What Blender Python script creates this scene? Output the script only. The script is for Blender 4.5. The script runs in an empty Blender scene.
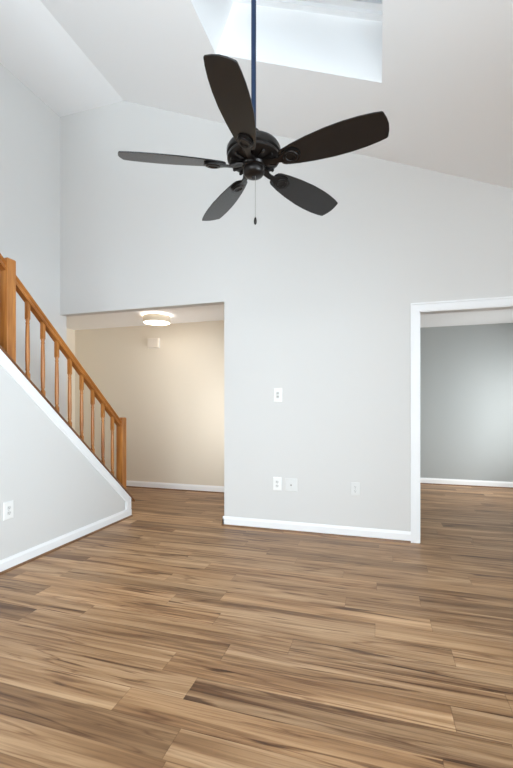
import bpy, bmesh, math, random
from mathutils import Vector, Matrix

random.seed(4)
C = bpy.context.scene.collection
S = bpy.context.scene
PI = math.pi

# ------------------------------------------------------------------ camera
F_PX, HORIZON, YAW, EYE = 405.7, 406.6, 0.2955, 1.20
cd = bpy.data.cameras.new('camera')
cam = bpy.data.objects.new('camera', cd)
C.objects.link(cam)
cam.location = (0, 0, EYE)
cam.rotation_euler = (PI / 2, 0, YAW)
cd.sensor_fit = 'HORIZONTAL'
cd.sensor_width = 36.0
cd.lens = F_PX / 513 * 36.0
cd.shift_x = 0.0
cd.shift_y = (HORIZON - 384.0) / 513.0
cd.clip_start = 0.02
S.camera = cam

# ------------------------------------------------------------------ sky, daylight, added fill lamps, exposure
w = bpy.data.worlds.new('sky')
S.world = w
w.use_nodes = True
bg = w.node_tree.nodes['Background']
bg.inputs['Color'].default_value = (0.48, 0.74, 1.0, 1)
bg.inputs['Strength'].default_value = 0.42


def area(name, loc, rot, sx, sy, watts, col, spread=180):
    l = bpy.data.lights.new(name, 'AREA')
    l.shape = 'RECTANGLE'
    l.size, l.size_y = sx, sy
    l.energy = watts
    l.color = col
    l.spread = math.radians(spread)
    o = bpy.data.objects.new(name, l)
    C.objects.link(o)
    o.location = loc
    o.rotation_euler = rot
    return o


# daylight through the glazed rear wall and next room window, plus added fill lamps
area('rear_daylight', (-0.1, -2.95, 1.75), (PI / 2 - 0.24, 0, 0), 4.4, 3.3, 106, (0.865, 0.95, 1.0), 105)
area('ceiling_fill', (-0.1, -3.1, 0.25), (PI * 0.87, 0, 0), 4.4, 0.9, 455, (0.785, 0.915, 1.0), 85)  # added up-tilted lamp outside the rear glazing, lifts the ceiling
area('right_fill', (3.05, 0.4, 1.4), (PI / 2 + 0.10, 0, PI / 2 - 0.35), 2.2, 1.7, 60, (0.76, 0.90, 1.0), 85)  # added lamp, brightens the left wall and the stair half wall
area('next_room_daylight', (2.98, 6.0, 1.15), (PI / 2 - 0.2, 0, PI * .38), 1.1, 1.6, 55, (0.95, 0.99, 1.0), 130)
area('hall_fill', (-0.82, 4.45, 0.9), (PI / 2 + 0.30, 0, PI / 2 - 0.45), 0.6, 1.4, 10, (0.98, 0.99, 1.0), 80)  # added lamp out of view, lifts the hall ceiling and back wall

S.view_settings.view_transform = 'Standard'
S.view_settings.look = 'None'
S.view_settings.gamma = 1
S.view_settings.use_curve_mapping = False
S.view_settings.exposure = 0.16
S.cycles.max_bounces = 14
S.cycles.diffuse_bounces = 10
S.cycles.transparent_max_bounces = 12
S.cycles.sample_clamp_indirect = 6


# ------------------------------------------------------------------ materials
def lin(r, g, b):
    f = lambda c: (c / 255) / 12.92 if c / 255 <= 0.04045 else ((c / 255 + 0.055) / 1.055) ** 2.4
    return (f(r), f(g), f(b), 1)


def mat(name, col, rough=0.5, metal=0.0, spec=0.5, bump=0.0, bscale=200, emit=None, estr=0.0):
    m = bpy.data.materials.new(name)
    m.use_nodes = True
    nt = m.node_tree
    b = nt.nodes['Principled BSDF']
    b.inputs['Base Color'].default_value = col
    b.inputs['Roughness'].default_value = rough
    b.inputs['Metallic'].default_value = metal
    b.inputs['Specular IOR Level'].default_value = spec
    if emit:
        b.inputs['Emission Color'].default_value = emit
        b.inputs['Emission Strength'].default_value = estr
    if bump:
        tc = nt.nodes.new('ShaderNodeTexCoord')
        n = nt.nodes.new('ShaderNodeTexNoise')
        n.inputs['Scale'].default_value = bscale
        n.inputs['Detail'].default_value = 3
        bp = nt.nodes.new('ShaderNodeBump')
        bp.inputs['Strength'].default_value = bump
        bp.inputs['Distance'].default_value = 0.002
        nt.links.new(tc.outputs['Object'], n.inputs['Vector'])
        nt.links.new(n.outputs['Fac'], bp.inputs['Height'])
        nt.links.new(bp.outputs['Normal'], b.inputs['Normal'])
    return m


def math_node(nt, op, a, b=None):
    n = nt.nodes.new('ShaderNodeMath')
    n.operation = op
    for i, v in enumerate((a, b)):
        if v is None:
            continue
        if isinstance(v, (int, float)):
            n.inputs[i].default_value = v
        else:
            nt.links.new(v, n.inputs[i])
    return n.outputs[0]


def ramp(nt, fac, stops):
    r = nt.nodes.new('ShaderNodeValToRGB')
    e = r.color_ramp.elements
    while len(e) < len(stops):
        e.new(0.5)
    for k, (p, c) in enumerate(stops):
        e[k].position = p
        e[k].color = c
    nt.links.new(fac, r.inputs['Fac'])
    return r.outputs['Color']


def mix(nt, kind, fac, a, b):
    n = nt.nodes.new('ShaderNodeMix')
    n.data_type = 'RGBA'
    n.blend_type = kind
    for sock, v in ((n.inputs[0], fac), (n.inputs[6], a), (n.inputs[7], b)):
        if isinstance(v, (int, float)):
            sock.default_value = v
        elif isinstance(v, tuple):
            sock.default_value = v
        else:
            nt.links.new(v, sock)
    return n.outputs[2]


def plank_material():
    m = bpy.data.materials.new('wood_planks')
    m.use_nodes = True
    nt = m.node_tree
    L = nt.links.new
    bsdf = nt.nodes['Principled BSDF']
    tc = nt.nodes.new('ShaderNodeTexCoord')
    sp = nt.nodes.new('ShaderNodeSeparateXYZ')
    L(tc.outputs['Object'], sp.inputs[0])
    X, Y = sp.outputs['X'], sp.outputs['Y']
    PW, PL = 0.139, 1.22
    ry = math_node(nt, 'DIVIDE', math_node(nt, 'ADD', Y, 0.025), PW)
    row = math_node(nt, 'FLOOR', ry)
    wn = nt.nodes.new('ShaderNodeTexWhiteNoise')
    wn.noise_dimensions = '1D'
    L(row, wn.inputs['W'])
    rx = math_node(nt, 'ADD', math_node(nt, 'DIVIDE', X, PL), math_node(nt, 'MULTIPLY', wn.outputs['Value'], 7.0))
    col = math_node(nt, 'FLOOR', rx)
    cmb = nt.nodes.new('ShaderNodeCombineXYZ')
    L(row, cmb.inputs[0])
    L(col, cmb.inputs[1])
    wn2 = nt.nodes.new('ShaderNodeTexWhiteNoise')
    wn2.noise_dimensions = '2D'
    L(cmb.outputs[0], wn2.inputs['Vector'])
    rnd = wn2.outputs['Value']

    def grain(sx, sy, detail, dist, off):
        v = nt.nodes.new('ShaderNodeCombineXYZ')
        L(math_node(nt, 'MULTIPLY', X, sx), v.inputs[0])
        L(math_node(nt, 'MULTIPLY', Y, sy), v.inputs[1])
        L(math_node(nt, 'MULTIPLY', rnd, off), v.inputs[2])
        n = nt.nodes.new('ShaderNodeTexNoise')
        n.inputs['Scale'].default_value = 1.0
        n.inputs['Detail'].default_value = detail
        n.inputs['Roughness'].default_value = 0.42
        n.inputs['Distortion'].default_value = dist
        L(v.outputs[0], n.inputs['Vector'])
        return n.outputs['Fac']
    g1 = grain(0.65, 11, 8, 1.3, 37)      # broad figure
    g2 = grain(2.8, 130, 6, 0.25, 91)    # fine streaks
    g3 = grain(1.1, 17, 7, 2.0, 53)      # dark heart streaks and knots
    g4 = grain(0.5, 9, 4, 1.1, 71)       # thin veins
    base = ramp(nt, g1, [(0.31, lin(124, 88, 56)), (0.42, lin(160, 123, 86)), (0.53, lin(177, 140, 102)), (0.70, lin(200, 165, 127))])
    fine = ramp(nt, g2, [(0.34, (0.72, 0.67, 0.63, 1)), (0.54, (1.05, 1.05, 1.05, 1))])
    c = mix(nt, 'MULTIPLY', 0.7, base, fine)
    dark = ramp(nt, g3, [(0.29, (0.20, 0.13, 0.09, 1)), (0.35, (0.60, 0.52, 0.45, 1)), (0.41, (1, 1, 1, 1))])
    c = mix(nt, 'MULTIPLY', 0.85, c, dark)
    vein = math_node(nt, 'ABSOLUTE', math_node(nt, 'SUBTRACT', g4, 0.47))
    veins = ramp(nt, vein, [(0.0, (0.46, 0.36, 0.28, 1)), (0.012, (0.78, 0.72, 0.67, 1)), (0.03, (1, 1, 1, 1))])
    c = mix(nt, 'MULTIPLY', 0.75, c, veins)
    tone = ramp(nt, rnd, [(0.0, (0.66, 0.63, 0.60, 1)), (0.25, (0.88, 0.87, 0.86, 1)), (0.7, (1.0, 1.0, 1.0, 1)), (1.0, (1.15, 1.14, 1.13, 1))])
    c = mix(nt, 'MULTIPLY', 1.0, c, tone)
    # joints
    fy = math_node(nt, 'FRACT', ry)
    ey = math_node(nt, 'MULTIPLY', math_node(nt, 'MINIMUM', fy, math_node(nt, 'SUBTRACT', 1.0, fy)), PW)
    fx = math_node(nt, 'FRACT', rx)
    ex = math_node(nt, 'MULTIPLY', math_node(nt, 'MINIMUM', fx, math_node(nt, 'SUBTRACT', 1.0, fx)), PL)
    e = math_node(nt, 'MINIMUM', ex, ey)
    seam = ramp(nt, math_node(nt, 'DIVIDE', e, 0.003), [(0.25, (0.45, 0.4, 0.36, 1)), (0.8, (1, 1, 1, 1))])
    c = mix(nt, 'MULTIPLY', 0.5, c, seam)
    L(c, bsdf.inputs['Base Color'])
    bsdf.inputs['Roughness'].default_value = 0.42
    bsdf.inputs['Specular IOR Level'].default_value = 0.45
    bp = nt.nodes.new('ShaderNodeBump')
    bp.inputs['Strength'].default_value = 0.25
    bp.inputs['Distance'].default_value = 0.001
    L(math_node(nt, 'ADD', math_node(nt, 'MINIMUM', math_node(nt, 'DIVIDE', e, 0.003), 1.0), math_node(nt, 'MULTIPLY', g2, 0.4)), bp.inputs['Height'])
    L(bp.outputs['Normal'], bsdf.inputs['Normal'])
    return m


def oak_material(name, along, c0, c1):
    m = bpy.data.materials.new(name)
    m.use_nodes = True
    nt = m.node_tree
    bsdf = nt.nodes['Principled BSDF']
    tc = nt.nodes.new('ShaderNodeTexCoord')
    mp = nt.nodes.new('ShaderNodeMapping')
    mp.inputs['Scale'].default_value = along
    nt.links.new(tc.outputs['Object'], mp.inputs['Vector'])
    n = nt.nodes.new('ShaderNodeTexNoise')
    n.inputs['Scale'].default_value = 1.0
    n.inputs['Detail'].default_value = 4
    n.inputs['Distortion'].default_value = 0.42
    nt.links.new(mp.outputs[0], n.inputs['Vector'])
    nt.links.new(ramp(nt, n.outputs['Fac'], [(0.3, c0), (0.65, c1)]), bsdf.inputs['Base Color'])
    bsdf.inputs['Roughness'].default_value = 0.32
    return m


M = dict(
    wall=mat('wall_paint', lin(217, 216, 214), 0.8, bump=0.05, spec=0.2),
    ceil=mat('ceiling_paint', lin(244, 244, 244), 0.85, bump=0.05, spec=0.2),
    hall=mat('hall_paint', lin(226, 216, 199), 0.8, bump=0.05, spec=0.2),
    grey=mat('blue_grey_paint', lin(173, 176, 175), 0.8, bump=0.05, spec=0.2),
    trim=mat('white_trim_paint', lin(241, 242, 243), 0.4),
    plate=mat('white_plastic', lin(240, 240, 238), 0.35),
    greyplate=mat('pale_grey_plastic', lin(224, 224, 222), 0.4),
    toggle=mat('grey_toggle', lin(188, 186, 182), 0.4),
    slot=mat('dark_slot', lin(60, 58, 55), 0.6),
    floor=plank_material(),
    oak=oak_material('honey_oak', (30, 30, 3), lin(150, 90, 38), lin(188, 126, 64)),
    oakrail=oak_material('honey_oak_rail', (30, 4, 4), lin(140, 82, 34), lin(180, 116, 55)),
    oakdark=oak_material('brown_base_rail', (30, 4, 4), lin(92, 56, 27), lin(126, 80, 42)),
    shoe=oak_material('brown_shoe_moulding', (6, 6, 30), lin(104, 74, 50), lin(134, 98, 68)),
    bronze=mat('oil_rubbed_bronze', lin(34, 30, 28), 0.34, metal=0.6),
    rod=mat('bronze_blue_cast', lin(48, 62, 90), 0.22, metal=0.9),  # blue light fringe tinted into the colour; the metal itself is dark
    glassy=None,
    blade=oak_material('espresso_blade', (5, 40, 5), lin(19, 18, 18), lin(29, 26, 25)),
    shade=mat('lamp_fabric', lin(206, 194, 174), 0.8, emit=lin(255, 236, 208), estr=0.12),
    diffuser=mat('lamp_diffuser', lin(250, 245, 235), 0.5, emit=lin(255, 251, 244), estr=7.5),
    cream=mat('cream_plastic', lin(226, 216, 202), 0.5),
    steel=mat('brushed_metal', lin(150, 145, 138), 0.35, metal=0.9),
)
M['blade'].node_tree.nodes['Principled BSDF'].inputs['Roughness'].default_value = 0.27
M['blade'].node_tree.nodes['Principled BSDF'].inputs['Specular IOR Level'].default_value = 0.42


def glass_material():
    m = bpy.data.materials.new('window_glass')
    m.use_nodes = True
    nt = m.node_tree
    nt.nodes.remove(nt.nodes['Principled BSDF'])
    t = nt.nodes.new('ShaderNodeBsdfTransparent')
    g = nt.nodes.new('ShaderNodeBsdfGlossy')
    g.inputs['Roughness'].default_value = 0.02
    f = nt.nodes.new('ShaderNodeFresnel')
    f.inputs['IOR'].default_value = 1.35
    x = nt.nodes.new('ShaderNodeMixShader')
    nt.links.new(f.outputs[0], x.inputs[0])
    nt.links.new(t.outputs[0], x.inputs[1])
    nt.links.new(g.outputs[0], x.inputs[2])
    nt.links.new(x.outputs[0], nt.nodes['Material Output'].inputs['Surface'])
    return m


M['glass'] = glass_material()


# ------------------------------------------------------------------ mesh helpers
def obj(name, bm, m, parent=None, smooth=None, bevel=0.0):
    bmesh.ops.recalc_face_normals(bm, faces=bm.faces)
    me = bpy.data.meshes.new(name)
    bm.to_mesh(me)
    bm.free()
    me.materials.append(M[m] if isinstance(m, str) else m)
    o = bpy.data.objects.new(name, me)
    C.objects.link(o)
    if smooth is not None:
        for p in me.polygons:
            p.use_smooth = True
        try:
            me.set_sharp_from_angle(angle=math.radians(smooth))
        except Exception:
            pass
    if bevel:
        b = o.modifiers.new('bevel', 'BEVEL')
        b.width = bevel
        b.segments = 2
        b.limit_method = 'ANGLE'
    if parent:
        o.parent = parent
    return o


def box(bm, lo, hi, mtx=None):
    vs = [bm.verts.new((x, y, z)) for x in (lo[0], hi[0]) for y in (lo[1], hi[1]) for z in (lo[2], hi[2])]
    for f in ((0, 1, 3, 2), (4, 6, 7, 5), (0, 4, 5, 1), (2, 3, 7, 6), (0, 2, 6, 4), (1, 5, 7, 3)):
        bm.faces.new([vs[i] for i in f])
    if mtx:
        for v in vs:
            v.co = mtx @ v.co
    return bm


def prism(bm, poly, f0, f1):
    """poly: 2-D points; f0/f1 map a 2-D point to the two end caps."""
    a = [bm.verts.new(f0(*p)) for p in poly]
    b = [bm.verts.new(f1(*p)) for p in poly]
    n = len(poly)
    for i in range(n):
        j = (i + 1) % n
        bm.faces.new((a[i], a[j], b[j], b[i]))
    bm.faces.new(a)
    bm.faces.new(b[::-1])
    return bm


def lathe(bm, prof, seg=32, c=(0, 0, 0), mtx=None):
    rings = []
    for r, z in prof:
        if r < 1e-6:
            rings.append([bm.verts.new((c[0], c[1], c[2] + z))])
        else:
            rings.append([bm.verts.new((c[0] + r * math.cos(2 * PI * k / seg), c[1] + r * math.sin(2 * PI * k / seg), c[2] + z)) for k in range(seg)])
    for A, B in zip(rings, rings[1:]):
        for k in range(seg):
            j = (k + 1) % seg
            if len(A) == 1 and len(B) == 1:
                continue
            if len(A) == 1:
                bm.faces.new((A[0], B[k], B[j]))
            elif len(B) == 1:
                bm.faces.new((A[k], A[j], B[0]))
            else:
                bm.faces.new((A[k], A[j], B[j], B[k]))
    for R in (rings[0], rings[-1]):
        if len(R) > 2:
            bm.faces.new(R)
    if mtx:
        for R in rings:
            for v in R:
                v.co = mtx @ v.co
    return bm


def sweep(bm, prof, p0, p1, side, up):
    """extrude a 2-D profile (side, up) along p0 -> p1"""
    p0, p1, side, up = map(Vector, (p0, p1, side, up))
    return prism(bm, prof, lambda a, b: p0 + side * a + up * b, lambda a, b: p1 + side * a + up * b)


def struct(name, bm, m, **k):
    o = obj(name, bm, m, **k)
    o['kind'] = 'structure'
    return o


def thing(name, label, cat, loc=(0, 0, 0), group=None):
    o = bpy.data.objects.new(name, None)
    o.empty_display_size = 0.1
    C.objects.link(o)
    o.location = loc
    o['label'] = label
    o['category'] = cat
    if group:
        o['group'] = group
    return o


# ------------------------------------------------------------------ setting
YB, TB = 3.832, 0.10                       # back wall face, thickness
XL, XA, XD0, XD1 = -3.542, -1.507, 0.325, 1.62   # left wall, arch edge, cased opening
XR, YR = 2.70, -2.70                       # right and rear walls
ZH, ZD = 2.262, 2.045                     # arch head, cased opening head
XP, ZP, SL = -2.685, 4.553, 0.415          # fold of the ceiling
XH, YE, TH = -2.6156, 3.852, 0.12          # stair half wall
YHALL, ZHALL, XHL = 5.2545, 2.398, -4.573
YROOM, ZROOM = 6.797, 2.43
CAPZ = lambda y: 0.200 + 0.882 * (YE - y)  # top of the half wall
zs = lambda x: ZP - SL * (x - XP)

bm = bmesh.new()
box(bm, (-4.75, YR - 0.2, -0.12), (3.6, 7.0, 0.0))
struct('floor', bm, 'floor')

# back wall: one sheet with the arch and the cased opening
bm = bmesh.new()
poly = [(XA, 0), (XD0, 0), (XD0, ZD), (XD1, ZD), (XD1, 0), (XR + .12, 0), (XR + .12, zs(XR) + .1), (XP, ZP + .1), (XL - .12, ZP + .1), (XL - .12, ZH), (XA, ZH)]
prism(bm, poly, lambda x, z: (x, YB, z), lambda x, z: (x, YB + TB, z))
struct('wall_back', bm, 'wall')
# left wall
bm = bmesh.new()
box(bm, (XL - .12, YR, 0), (XL, YB + TB - .001, ZH - .0005))
box(bm, (XL - .12, YR, ZH - .0005), (XL, YB, ZP + .2))
struct('wall_left', bm, 'wall')
# right wall
bm = bmesh.new()
GY0, GY1, GZ0, GZ1 = -0.8, 1.6, 0.5, 2.15
for a, b in (((YR, GY0), (0, zs(XR) + .3)), ((GY1, YB), (0, zs(XR) + .3)), ((GY0, GY1), (0, GZ0)), ((GY0, GY1), (GZ1, zs(XR) + .3))):
    box(bm, (XR, a[0], b[0]), (XR + .12, a[1], b[1]))
struct('wall_right', bm, 'wall')
# rear wall with a wide glazed opening
RX0, RX1, RZ0, RZ1 = -2.2, 2.0, 0.06, 3.0
bm = bmesh.new()
for lo, hi in (((XL - .12, RX0), (0, 4.9)), ((RX1, XR + .12), (0, 4.9)), ((RX0, RX1), (0, RZ0)), ((RX0, RX1), (RZ1, 4.9))):
    box(bm, (lo[0], YR - .12, hi[0]), (lo[1], YR, hi[1]))
struct('wall_rear', bm, 'wall')

# ceiling: flat strip over the stairs, then the slope with the skylight well cut through it
nrm = Vector((SL, 0, 1)).normalized()
tan = Vector((1, 0, -SL)).normalized()
RIDGE = Vector((XP, 0, ZP))
slp = lambda s, y, d: RIDGE + tan * s + Vector((0, y, 0)) + nrm * d
k = math.sqrt(1 + SL * SL)
SK = ((-1.226 - XP) * k, (0.013 - XP) * k, 2.13, 2.93)     # s0, s1, y0, y1
TK = 0.39
bm = bmesh.new()
SMAX = (XR + .12 - XP) * k
out = [(0, YR - .12), (SMAX, YR - .12), (SMAX, YB + TB), (0, YB + TB)]
inn = [(SK[0], SK[2]), (SK[1], SK[2]), (SK[1], SK[3]), (SK[0], SK[3])]
V = {}
for d in (0, TK):
    V[d] = ([bm.verts.new(slp(s, y, d)) for s, y in out], [bm.verts.new(slp(s, y, d)) for s, y in inn])
for i in range(4):
    j = (i + 1) % 4
    for d in (0, TK):
        bm.faces.new((V[d][0][i], V[d][0][j], V[d][1][j], V[d][1][i]))
    for q in (0, 1):
        bm.faces.new((V[0][q][i], V[0][q][j], V[TK][q][j], V[TK][q][i]))
struct('ceiling', bm, 'ceil')
bm = bmesh.new()
box(bm, (XL - .12, YR - .12, ZP), (XP + .12, YB + TB, ZP + .3))
struct('ceiling_flat', bm, 'ceil')

# hall beyond the arch
bm = bmesh.new()
box(bm, (XHL - .12, YHALL, 0), (XA + .5, YHALL + .12, ZHALL + .05))
struct('wall_hall_back', bm, 'hall')
bm = bmesh.new()
box(bm, (XHL - .12, YB, 0), (XHL, YHALL, ZHALL + .05))
struct('wall_hall_left', bm, 'hall')
bm = bmesh.new()
box(bm, (XHL, YB, 0), (XL - .12, YB + TB, ZHALL + .05))
struct('wall_hall_front', bm, 'hall')
bm = bmesh.new()
HY0, HY1, HZ0, HZ1 = 4.10, 4.80, 0.15, 2.05
for a, b in (((YB + TB, HY0), (0, ZHALL + .05)), ((HY1, YHALL + .12), (0, ZHALL + .05)), ((HY0, HY1), (0, HZ0)), ((HY0, HY1), (HZ1, ZHALL + .05))):
    box(bm, (XA + .5, a[0], b[0]), (XA + .62, a[1], b[1]))
struct('wall_hall_right', bm, 'hall')
bm = bmesh.new()
box(bm, (XHL, YB + TB, ZHALL), (XA + .5, YHALL, ZHALL + .1))
struct('ceiling_hall', bm, 'ceil')

# next room through the cased opening
NX0, NX1 = -0.3, 2.72
bm = bmesh.new()
box(bm, (NX0 - .12, YROOM, 0), (NX1 + .12, YROOM + .12, ZROOM + .05))
struct('wall_room_back', bm, 'grey')
bm = bmesh.new()
box(bm, (NX0 - .12, YB + TB, 0), (NX0, YROOM, ZROOM + .05))
struct('wall_room_left', bm, 'grey')
bm = bmesh.new()
WY0, WY1, WZ0, WZ1 = 5.45, 6.55, 0.35, 1.95
for a, b in (((YB, WY0), (0, ZROOM)), ((WY1, YROOM), (0, ZROOM)), ((WY0, WY1), (0, WZ0)), ((WY0, WY1), (WZ1, ZROOM))):
    box(bm, (NX1, max(a[0], YB + TB), b[0]), (NX1 + .12, a[1], b[1]))
struct('wall_room_right', bm, 'grey')
bm = bmesh.new()
box(bm, (NX0, YB + TB, ZROOM), (NX1 + .12, YROOM, ZROOM + .1))
struct('ceiling_room', bm, 'ceil')

# half wall under the stair railing, stairs and landing behind it
YL, ZL = 0.95, 2.82
bm = bmesh.new()
poly = [(YR, 0), (YE, 0), (YE, CAPZ(YE)), (YL, CAPZ(YL)), (YR, CAPZ(YL))]
prism(bm, poly, lambda y, z: (XH, y, z), lambda y, z: (XH - TH, y, z))
struct('wall_stair', bm, 'wall')
bm = bmesh.new()
N = 14
RISE, RUN = ZL / N, 0.2
poly = [(YE - .10, 0)]
for i in range(N):
    poly += [(YE - .10 - RUN * i, RISE * (i + 1)), (YE - .10 - RUN * (i + 1), RISE * (i + 1))]
yb = YE - .10 - RUN * N
poly = poly[:-1] + [(YR, ZL), (YR, ZL - .25), (yb - .05, ZL - .25), (YE - .45, 0)]
prism(bm, poly, lambda y, z: (XL + .002, y, z), lambda y, z: (XH - TH - .002, y, z))
struct('floor_stairs', bm, 'oakrail')

# windows behind the camera, in the next room and in the roof, plus two added ones
def window(name, x0, x1, z0, z1, nx, place, depth=0.08, fw=0.06):
    bmf, bmg = bmesh.new(), bmesh.new()
    box(bmf, (x0, 0, z0), (x1, depth, z0 + fw), place)
    box(bmf, (x0, 0, z1 - fw), (x1, depth, z1), place)
    for i in range(nx + 1):
        xx = x0 + (x1 - x0 - fw) * i / nx
        box(bmf, (xx, 0, z0 + fw), (xx + fw, depth, z1 - fw), place)
    box(bmg, (x0 + fw, depth * .45, z0 + fw), (x1 - fw, depth * .5, z1 - fw), place)
    f = struct(name, bmf, 'trim')
    obj('window_glass', bmg, 'glass', parent=f)
    return f


window('window_1', RX0, RX1, RZ0, RZ1, 3, Matrix.Translation((0, YR - .1, 0)))
window('window_2', -WY1, -WY0, WZ0, WZ1, 2, Matrix.Translation((NX1 + .02, 0, 0)) @ Matrix.Rotation(-PI / 2, 4, 'Z'))
window('window_added_right', -GY1, -GY0, GZ0, GZ1, 2, Matrix.Translation((XR + .02, 0, 0)) @ Matrix.Rotation(-PI / 2, 4, 'Z'))  # unseen window, added to let the right fill lamp in
window('window_added_hall', -HY1, -HY0, HZ0, HZ1, 1, Matrix.Translation((XA + .52, 0, 0)) @ Matrix.Rotation(-PI / 2, 4, 'Z'))  # added in the hidden hall wall for the hall fill lamp
# skylight: sash frame and glass sitting on top of the well
o = slp(0, 0, 0)
R3 = Matrix(((tan.x, 0, nrm.x, o.x), (0, 1, 0, o.y), (tan.z, 0, nrm.z, o.z), (0, 0, 0, 1)))
bmf, bmg = bmesh.new(), bmesh.new()
s0, s1, y0, y1 = SK
e = 0.03
for lo, hi in (((s0 - e, y1 - .05, TK), (s1 + e, y1 + .05, TK + .10)), ((s0 - e, y0 - .05, TK), (s1 + e, y0 + .035, TK + .10)),
               ((s0 - .05, y0 + .035, TK), (s0 + .035, y1 - .05, TK + .10)), ((s1 - .035, y0 + .035, TK), (s1 + .05, y1 - .05, TK + .10))):
    box(bmf, lo, hi, R3)
for lo, hi in (((s0 + .035, y1 - .10, TK + .025), (s1 - .035, y1 - .05, TK + .09)), ((s0 + .035, y0 + .035, TK + .03), (s1 - .035, y0 + .055, TK + .08))):
    box(bmf, lo, hi, R3)
box(bmg, (s0 + .03, y0 + .03, TK + .055), (s1 - .03, y1 - .03, TK + .065), R3)
f = struct('window_3', bmf, 'trim')
obj('window_glass', bmg, 'glass', parent=f)

# baseboards with brown shoe moulding
BB = [(0, 0), (.014, 0), (.014, .070), (.009, .083), (.006, .093), (0, .093)]
SHOE = [(.014, 0), (.028, 0), (.0265, .007), (.022, .012), (.014, .015)]


def baseboard(side, runs, m='trim', shoe='shoe'):
    a, b = bmesh.new(), bmesh.new()
    for p0, p1, n in runs:
        sweep(a, BB, (*p0, 0), (*p1, 0), (*n, 0), (0, 0, 1))
        sweep(b, SHOE, (*p0, 0), (*p1, 0), (*n, 0), (0, 0, 1))
    o = struct('baseboard_' + side, a, m)
    s = obj('shoe_moulding', b, shoe, parent=o)
    return o


baseboard('back', [((XA - .014, YB), (XD0 - .066, YB), (0, -1)), ((XA, YB - .014), (XA, YB + TB), (-1, 0)), ((XD1 + .08, YB), (XR, YB), (0, -1))])
baseboard('left', [((XH, YR), (XH, YE), (1, 0))])
baseboard('right', [((XR, YR), (XR, YB), (-1, 0))])
baseboard('hall', [((XHL, YHALL), (XA + .5, YHALL), (0, -1)), ((XHL, YB + TB), (XHL, YHALL), (1, 0)), ((XA + .5, YB + TB), (XA + .5, YHALL), (-1, 0))])
baseboard('room', [((NX0, YROOM), (NX1, YROOM), (0, -1)), ((NX1, YB + TB), (NX1, YROOM), (-1, 0)), ((NX0, YB + TB), (NX0, YROOM), (1, 0))])

# white stringer trim framing the half wall: sloped board, end board, fine inner bead
ang = math.atan(0.882)
W = 0.078 / math.cos(ang)
EW = 0.094
yi = YE - EW
bm = bmesh.new()
up = YL


def band(w0, w1, e0, e1, t, zb=0.093):
    """frame between offsets w0..w1 below the cap line and e0..e1 in from the end"""
    o = [(up, CAPZ(up) - w0), (YE - e0, CAPZ(YE - e0) - w0), (YE - e0, zb), (YE - e1, zb), (YE - e1, CAPZ(YE - e1) - w1), (up, CAPZ(up) - w1)]
    prism(bm, o, lambda y, z: (XH + .0005, y, z), lambda y, z: (XH + t, y, z))


band(0.0, W * .74, 0.0, EW * .72, .010)
band(W * .74, W * .84, EW * .72, EW * .84, .006)
band(W * .84, W, EW * .84, EW, .0105)
struct('trim_1', bm, 'trim')

# casing and jamb of the wide opening
bm = bmesh.new()
CW = 0.073


def casing(a, b, t):
    i0, i1 = XD0 - a, XD0 - b
    j0, j1 = XD1 + a, XD1 + b
    p = [(i0, 0), (i1, 0), (i1, ZD + b), (j1, ZD + b), (j1, 0), (j0, 0), (j0, ZD + a), (i0, ZD + a)]
    prism(bm, p, lambda x, z: (x, YB - t, z), lambda x, z: (x, YB - .0005, z))


casing(-.006, .008, .010)
casing(.008, .045, .013)
casing(.045, .052, .004)
casing(.052, .066, .017)
struct('trim_2', bm, 'trim')
bm = bmesh.new()
for lo, hi in (((XD0 - .0, YB - .002, 0), (XD0 + .014, YB + TB + .005, ZD)), ((XD1 - .014, YB - .002, 0), (XD1, YB + TB + .005, ZD)), ((XD0, YB - .002, ZD - .014), (XD1, YB + TB + .005, ZD))):
    box(bm, lo, hi)
struct('trim_3', bm, 'trim')

# ------------------------------------------------------------------ stair railing
RXC = XH - 0.055
RAILZ = lambda y: 2.222 - 0.876 * (y - 2.40)      # top of handrail
NW = 0.076
YN1, YN0 = 3.765, 2.368                            # lower / upper newel centres
rail = thing('stair_railing', 'honey oak stair railing with turned balusters on the white sloped half wall', 'railing', (RXC, 3.8, 0))
inv = Matrix.Translation((-RXC, -3.8, 0))


def rpart(name, bm, m, parent=rail, **kw):
    bmesh.ops.transform(bm, matrix=inv, verts=bm.verts)
    return obj(name, bm, m, parent=parent, **kw)


def newel(y, z0, z1):
    bm = bmesh.new()
    h = NW / 2
    a = [bm.verts.new((RXC + sx * h, y + sy * h, (CAPZ(y + sy * h) if z0 is None else z0))) for sx, sy in ((-1, -1), (1, -1), (1, 1), (-1, 1))]
    b = [bm.verts.new((RXC + sx * h, y + sy * h, z1)) for sx, sy in ((-1, -1), (1, -1), (1, 1), (-1, 1))]
    c = [bm.verts.new((RXC + sx * (h - .008), y + sy * (h - .008), z1 + .009)) for sx, sy in ((-1, -1), (1, -1), (1, 1), (-1, 1))]
    for i in range(4):
        j = (i + 1) % 4
        bm.faces.new((a[i], a[j], b[j], b[i]))
        bm.faces.new((b[i], b[j], c[j], c[i]))
    bm.faces.new(a)
    bm.faces.new(c)
    return rpart('newel_post', bm, 'oak', bevel=.003)


newel(YN1, None, 1.075)
newel(YN0, None, 2.298)
YN2 = 0.98
newel(YN2, None, 3.60)

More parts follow.
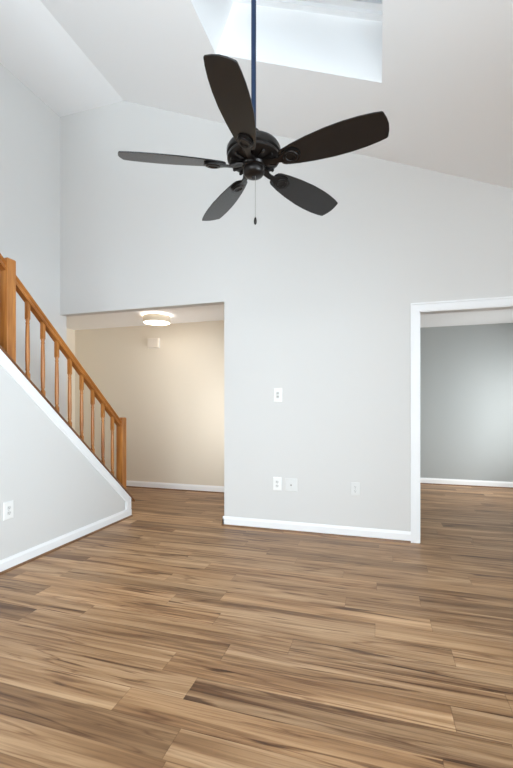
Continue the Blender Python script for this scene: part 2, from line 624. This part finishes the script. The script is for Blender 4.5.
# handrail: moulded profile (width, height below the top)
HP = [(-.024, -.056), (-.024, -.040), (-.019, -.034), (-.019, -.026), (-.030, -.018), (-.031, -.010), (-.024, -.003), (-.010, 0), (.010, 0),
      (.024, -.003), (.031, -.010), (.030, -.018), (.019, -.026), (.019, -.034), (.024, -.040), (.024, -.056)]
ra = math.atan(0.876)
for ya, yb_ in ((YN0 + NW / 2, YN1 - NW / 2), (YN2 + NW / 2, YN0 - NW / 2)):
    bm = bmesh.new()
    prism(bm, HP, lambda a, b: (RXC + a, ya, RAILZ(ya) + b / math.cos(ra)), lambda a, b: (RXC + a, yb_, RAILZ(yb_) + b / math.cos(ra)))
    rpart('handrail', bm, 'oakrail')

# base rail capping the half wall
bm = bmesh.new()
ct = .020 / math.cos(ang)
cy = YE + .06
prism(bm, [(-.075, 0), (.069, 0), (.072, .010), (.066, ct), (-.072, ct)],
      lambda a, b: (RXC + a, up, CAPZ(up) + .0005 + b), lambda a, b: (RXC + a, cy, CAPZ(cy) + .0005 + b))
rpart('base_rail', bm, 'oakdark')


def baluster(y):
    zb = CAPZ(y) + ct
    zt = RAILZ(y) - .056 / math.cos(ra)
    bm = bmesh.new()
    q = .014
    sl0, sl1 = 0.882 * q, 0.876 * q
    Lh = zt - zb

    def blk(z0, z1, s0, s1):
        v = []
        for (sx, sy) in ((-1, -1), (1, -1), (1, 1), (-1, 1)):
            v.append((bm.verts.new((RXC + sx * q, y + sy * q, z0 - sy * s0)), bm.verts.new((RXC + sx * q, y + sy * q, z1 - sy * s1))))
        for i in range(4):
            j = (i + 1) % 4
            bm.faces.new((v[i][0], v[j][0], v[j][1], v[i][1]))
        bm.faces.new([a[0] for a in v])
        bm.faces.new([a[1] for a in v][::-1])
    b0, b1 = zb + Lh * .13, zt - Lh * .20
    blk(zb - .004, b0, sl0, 0)
    blk(b1, zt + .006, 0, sl1)
    T = b1 - b0
    prof = [(.0150, -.004), (.0158, .006), (.0118, .016), (.0168, .030), (.0150, .042), (.0172, T * .25), (.0166, T * .60), (.0146, T - .055),
            (.0130, T - .042), (.0165, T - .032), (.0125, T - .020), (.0158, T - .006), (.0150, T + .004)]
    lathe(bm, prof, 12, (RXC, y, b0))
    return rpart('baluster', bm, 'oak', smooth=35)


for i in range(8):
    baluster(2.546 + .1521 * i)
for i in range(8):
    baluster(2.546 - .1521 * 2.05 - .1521 * i)

# ------------------------------------------------------------------ ceiling fan
FX, FY, FZ = -0.613, 1.964, 2.418
fan = thing('ceiling_fan', 'dark bronze five blade ceiling fan on a long downrod below the skylight', 'ceiling fan', (FX, FY, FZ))
ztop = zs(FX) - FZ
bm = bmesh.new()
lathe(bm, [(0, ztop + .02), (.068, ztop + .03), (.068, ztop - .035), (.055, ztop - .075), (.03, ztop - .095), (.0, ztop - .095)], 32)
obj('canopy', bm, 'bronze', fan, smooth=40)
bm = bmesh.new()
lathe(bm, [(0, .16), (.0127, .16), (.0127, ztop - .09), (0, ztop - .09)], 20)
obj('downrod', bm, 'rod', fan, smooth=40)
bm = bmesh.new()
lathe(bm, [(0, .185), (.022, .185), (.030, .175), (.030, .150), (.052, .135), (.070, .122), (.105, .112), (.128, .098), (.137, .082), (.137, .060),
           (.130, .052), (.134, .044), (.134, .034), (.126, .026), (.108, .020), (.085, .016), (.060, .014), (0, .014)], 48)
obj('motor_housing', bm, 'bronze', fan, smooth=35)
bm = bmesh.new()
for i in range(15):      # cooling ribs on the underside of the motor
    a = 2 * PI * i / 15
    box(bm, (.062, -.006, .010), (.120, .006, .021), Matrix.Rotation(a, 4, 'Z'))
obj('vent_ribs', bm, 'bronze', fan)
bm = bmesh.new()
lathe(bm, [(0, .016), (.058, .016), (.062, .006), (.058, -.004), (.050, -.008), (.054, -.016), (.054, -.034), (.046, -.046), (.030, -.053), (.012, -.055), (.010, -.062), (0, -.063)], 36)
obj('switch_housing', bm, 'bronze', fan, smooth=35)

PITCH = math.radians(17)
BW = .080
# blade outline, r along x
prof = [(.150, .034), (.165, .043), (.22, .056), (.30, .069), (.40, .079), (.48, .081), (.55, .078), (.61, .071), (.645, .064)]
outl = [(r, w_) for r, w_ in prof] + [(.650, .059), (.659, .030), (.663, 0), (.659, -.030), (.650, -.059)] + [(r, -w_) for r, w_ in reversed(prof)] + [(.142, -.02), (.140, 0), (.142, .02)]
bm = bmesh.new()
prism(bm, outl, lambda a, b: (a, b, -.003), lambda a, b: (a, b, .003))
bl_me = obj('blade', bm, 'blade', fan, bevel=.0015)
# bracket: arm from the hub, waisted, ending in an oval ring plate under the blade
bm = bmesh.new()
arm = [(.050, .020), (.085, .017), (.110, .013), (.135, .012), (.150, .016), (.165, .026), (.185, .034), (.205, .037), (.225, .034), (.242, .024), (.250, .010)]
ap = arm + [(r, -w_) for r, w_ in reversed(arm)]
prism(bm, ap, lambda a, b: (a, b, -.012 + (.012 if a < .1 else 0)), lambda a, b: (a, b, -.0035 + (.012 if a < .1 else 0)))
tor = []
seg, sub = 24, 8
for i in range(seg):
    a = 2 * PI * i / seg
    tor.append([bm.verts.new((.205 + (.026 + .007 * math.cos(2 * PI * j / sub)) * math.cos(a) * 1.15, (.026 + .007 * math.cos(2 * PI * j / sub)) * math.sin(a), -.013 + .006 * math.sin(2 * PI * j / sub))) for j in range(sub)])
for i in range(seg):
    for j in range(sub):
        bm.faces.new((tor[i][j], tor[(i + 1) % seg][j], tor[(i + 1) % seg][(j + 1) % sub], tor[i][(j + 1) % sub]))
for xx, yy in ((.180, 0), (.222, .013), (.222, -.013)):
    lathe(bm, [(0, -.018), (.004, -.017), (.006, -.014), (.006, -.011)], 10, (xx, yy, 0))
br_me = obj('blade_bracket', bm, 'bronze', fan, smooth=40)
PH = -0.195
for i in range(5):
    for src in (bl_me, br_me):
        o = src if i == 0 else src.copy()
        if i:
            C.objects.link(o)
        o.matrix_local = Matrix.Rotation(PH + i * 2 * PI / 5, 4, 'Z') @ Matrix.Rotation(-PITCH, 4, 'X')
# pull chain
bm = bmesh.new()
cx_, cy_ = .012, -.01
for i in range(62):
    bmesh.ops.create_icosphere(bm, subdivisions=1, radius=.0017, matrix=Matrix.Translation((cx_, cy_, -.060 - i * .0033)))
lathe(bm, [(0, -.055), (.0009, -.055), (.0009, -.266), (0, -.266)], 6, (cx_, cy_, 0))
pc = obj('pull_chain', bm, 'steel', fan, smooth=60)
bm = bmesh.new()
lathe(bm, [(0, -.262), (.003, -.264), (.0065, -.272), (.0078, -.284), (.0065, -.295), (.0025, -.301), (0, -.302)], 16, (cx_, cy_, 0))
obj('pull_knob', bm, 'bronze', pc, smooth=60)

# ------------------------------------------------------------------ hall ceiling light
LX, LY = -2.79, 4.69
lamp = thing('ceiling_light', 'round drum flush mount light glowing warm on the hall ceiling', 'ceiling light', (LX, LY, ZHALL))
bm = bmesh.new()
lathe(bm, [(0, 0), (.090, 0), (.090, -.010), (0, -.010)], 40)
obj('mounting_plate', bm, 'steel', lamp, smooth=40)
bm = bmesh.new()
lathe(bm, [(.168, -.020), (.172, -.018), (.174, -.022), (.174, -.104), (.172, -.108), (.168, -.106)], 48)
for f_ in [f_ for f_ in bm.faces if len(f_.verts) > 4]:
    bm.faces.remove(f_)
obj('lamp_shade', bm, 'shade', lamp, smooth=40)
bm = bmesh.new()
lathe(bm, [(0, -.096), (.167, -.096), (.167, -.100), (.10, -.106), (0, -.108)], 48)
obj('diffuser', bm, 'diffuser', lamp, smooth=40)
bm = bmesh.new()
lathe(bm, [(0, -.100), (.020, -.107), (.020, -.113), (.010, -.122), (0, -.124)], 20)
obj('finial', bm, 'steel', lamp, smooth=40)

for bx in (-.06, .06):
    bl = bpy.data.lights.new('bulb', 'POINT')
    bl.energy = 1.4
    bl.color = (1.0, .985, .97)
    bl.shadow_soft_size = .018
    bo = bpy.data.objects.new('bulb', bl)
    C.objects.link(bo)
    bo.parent = lamp
    bo.location = (bx, 0, -.045)

# ------------------------------------------------------------------ door chime box
bm = bmesh.new()
ch = thing('door_chime', 'white door chime box high on the cream hall wall', 'door chime', (-3.165, YHALL, 2.06))
box(bm, (-.088, -.048, 0), (.088, 0, .135))
obj('cover', bm, 'cream', ch, bevel=.004)
bm = bmesh.new()
box(bm, (-.092, -.010, -.004), (.092, 0, .139))
obj('back_plate', bm, 'greyplate', ch)

# ------------------------------------------------------------------ wall plates
def plate_thing(name, label, cat, x, z, w_, h_, m='plate', group=None, rot=0.0, loc=None):
    t = thing(name, label, cat, loc or (x, YB, z), group)
    t.rotation_euler = (0, 0, rot)
    bm = bmesh.new()
    p = .006
    a = [bm.verts.new((sx * w_ / 2, 0, sz * h_ / 2)) for sx, sz in ((-1, -1), (1, -1), (1, 1), (-1, 1))]
    b = [bm.verts.new((sx * (w_ / 2), -.003, sz * (h_ / 2))) for sx, sz in ((-1, -1), (1, -1), (1, 1), (-1, 1))]
    c = [bm.verts.new((sx * (w_ / 2 - .005), -p, sz * (h_ / 2 - .005))) for sx, sz in ((-1, -1), (1, -1), (1, 1), (-1, 1))]
    for i in range(4):
        j = (i + 1) % 4
        bm.faces.new((a[i], a[j], b[j], b[i]))
        bm.faces.new((b[i], b[j], c[j], c[i]))
    bm.faces.new(a)
    bm.faces.new(c)
    obj('face_plate', bm, m, t)
    return t


def duplex(t, m='greyplate'):
    for s in (1, -1):
        bm = bmesh.new()
        pts = []
        for i in range(24):
            a = 2 * PI * i / 24
            pts.append((.0172 * math.cos(a), max(-.0142, min(.0142, .0172 * math.sin(a))) + s * .0195))
        prism(bm, pts, lambda a, b: (a, -.0055, b), lambda a, b: (a, -.0085, b))
        r = obj('receptacle', bm, m, t)
        bm = bmesh.new()
        zz = s * .0195
        box(bm, (-.0075, -.0092, zz - .001), (-.0052, -.0080, zz + .008))
        box(bm, (.0052, -.0092, zz - .001), (.0075, -.0080, zz + .007))
        lathe(bm, [(0, 0), (.0028, 0), (.0028, .0012), (0, .0012)], 10, mtx=Matrix.Translation((0, -.0080, zz - .0072)) @ Matrix.Rotation(PI / 2, 4, 'X'))
        obj('slots', bm, 'slot', r)
    bm = bmesh.new()
    lathe(bm, [(0, 0), (.003, 0), (.0025, .0012), (0, .0015)], 12, mtx=Matrix.Translation((0, -.0055, 0)) @ Matrix.Rotation(PI / 2, 4, 'X'))
    obj('screw', bm, 'steel', t)


t = plate_thing('wall_outlet', 'white duplex outlet plate low on the back wall, left one of the side-by-side pair', 'outlet', -.955, .450, .084, .130)
duplex(t)
t = plate_thing('wall_outlet', 'pale grey duplex outlet plate on the back wall nearest the white door casing', 'outlet', -.2175, .443, .080, .122, m='greyplate')
duplex(t)
t = plate_thing('wall_outlet', 'white duplex outlet plate on the sloped stair half wall above its baseboard', 'outlet', 0, 0, .084, .130, rot=PI / 2, loc=(XH, 2.323, .437))
duplex(t)
# square cable plate
t = plate_thing('cable_plate', 'square pale grey wall plate with one centre jack, right one of the side-by-side pair', 'wall plate', -.8175, .446, .122, .126, m='greyplate')
bm = bmesh.new()
box(bm, (-.018, -.0085, -.033), (.018, -.0055, .033))
obj('insert', bm, 'greyplate', t, bevel=.001)
bm = bmesh.new()
Rx = Matrix.Translation((0, -.008, 0)) @ Matrix.Rotation(PI / 2, 4, 'X')
lathe(bm, [(0, 0), (.0075, 0), (.0075, .003), (.0048, .003), (.0048, .010), (.0030, .010), (.0030, .004), (0, .004)], 12, mtx=Rx)
obj('jack', bm, 'steel', t)
# light switch
t = plate_thing('light_switch', 'white light switch plate at shoulder height in the middle of the back wall', 'light switch', -.948, 1.313, .082, .134)
bm = bmesh.new()
box(bm, (-.0175, -.0080, -.034), (.0175, -.0055, .034))
obj('switch_frame', bm, 'greyplate', t, bevel=.001)
for s in (1, -1):
    bm = bmesh.new()
    zz = s * .0165
    prism(bm, [(-.0075, zz - .009), (-.0140, zz - .009), (-.0095, zz + .009), (-.0075, zz + .009)], lambda a, b: (-.011, a, b), lambda a, b: (.011, a, b))
    obj('toggle', bm, 'toggle', t)
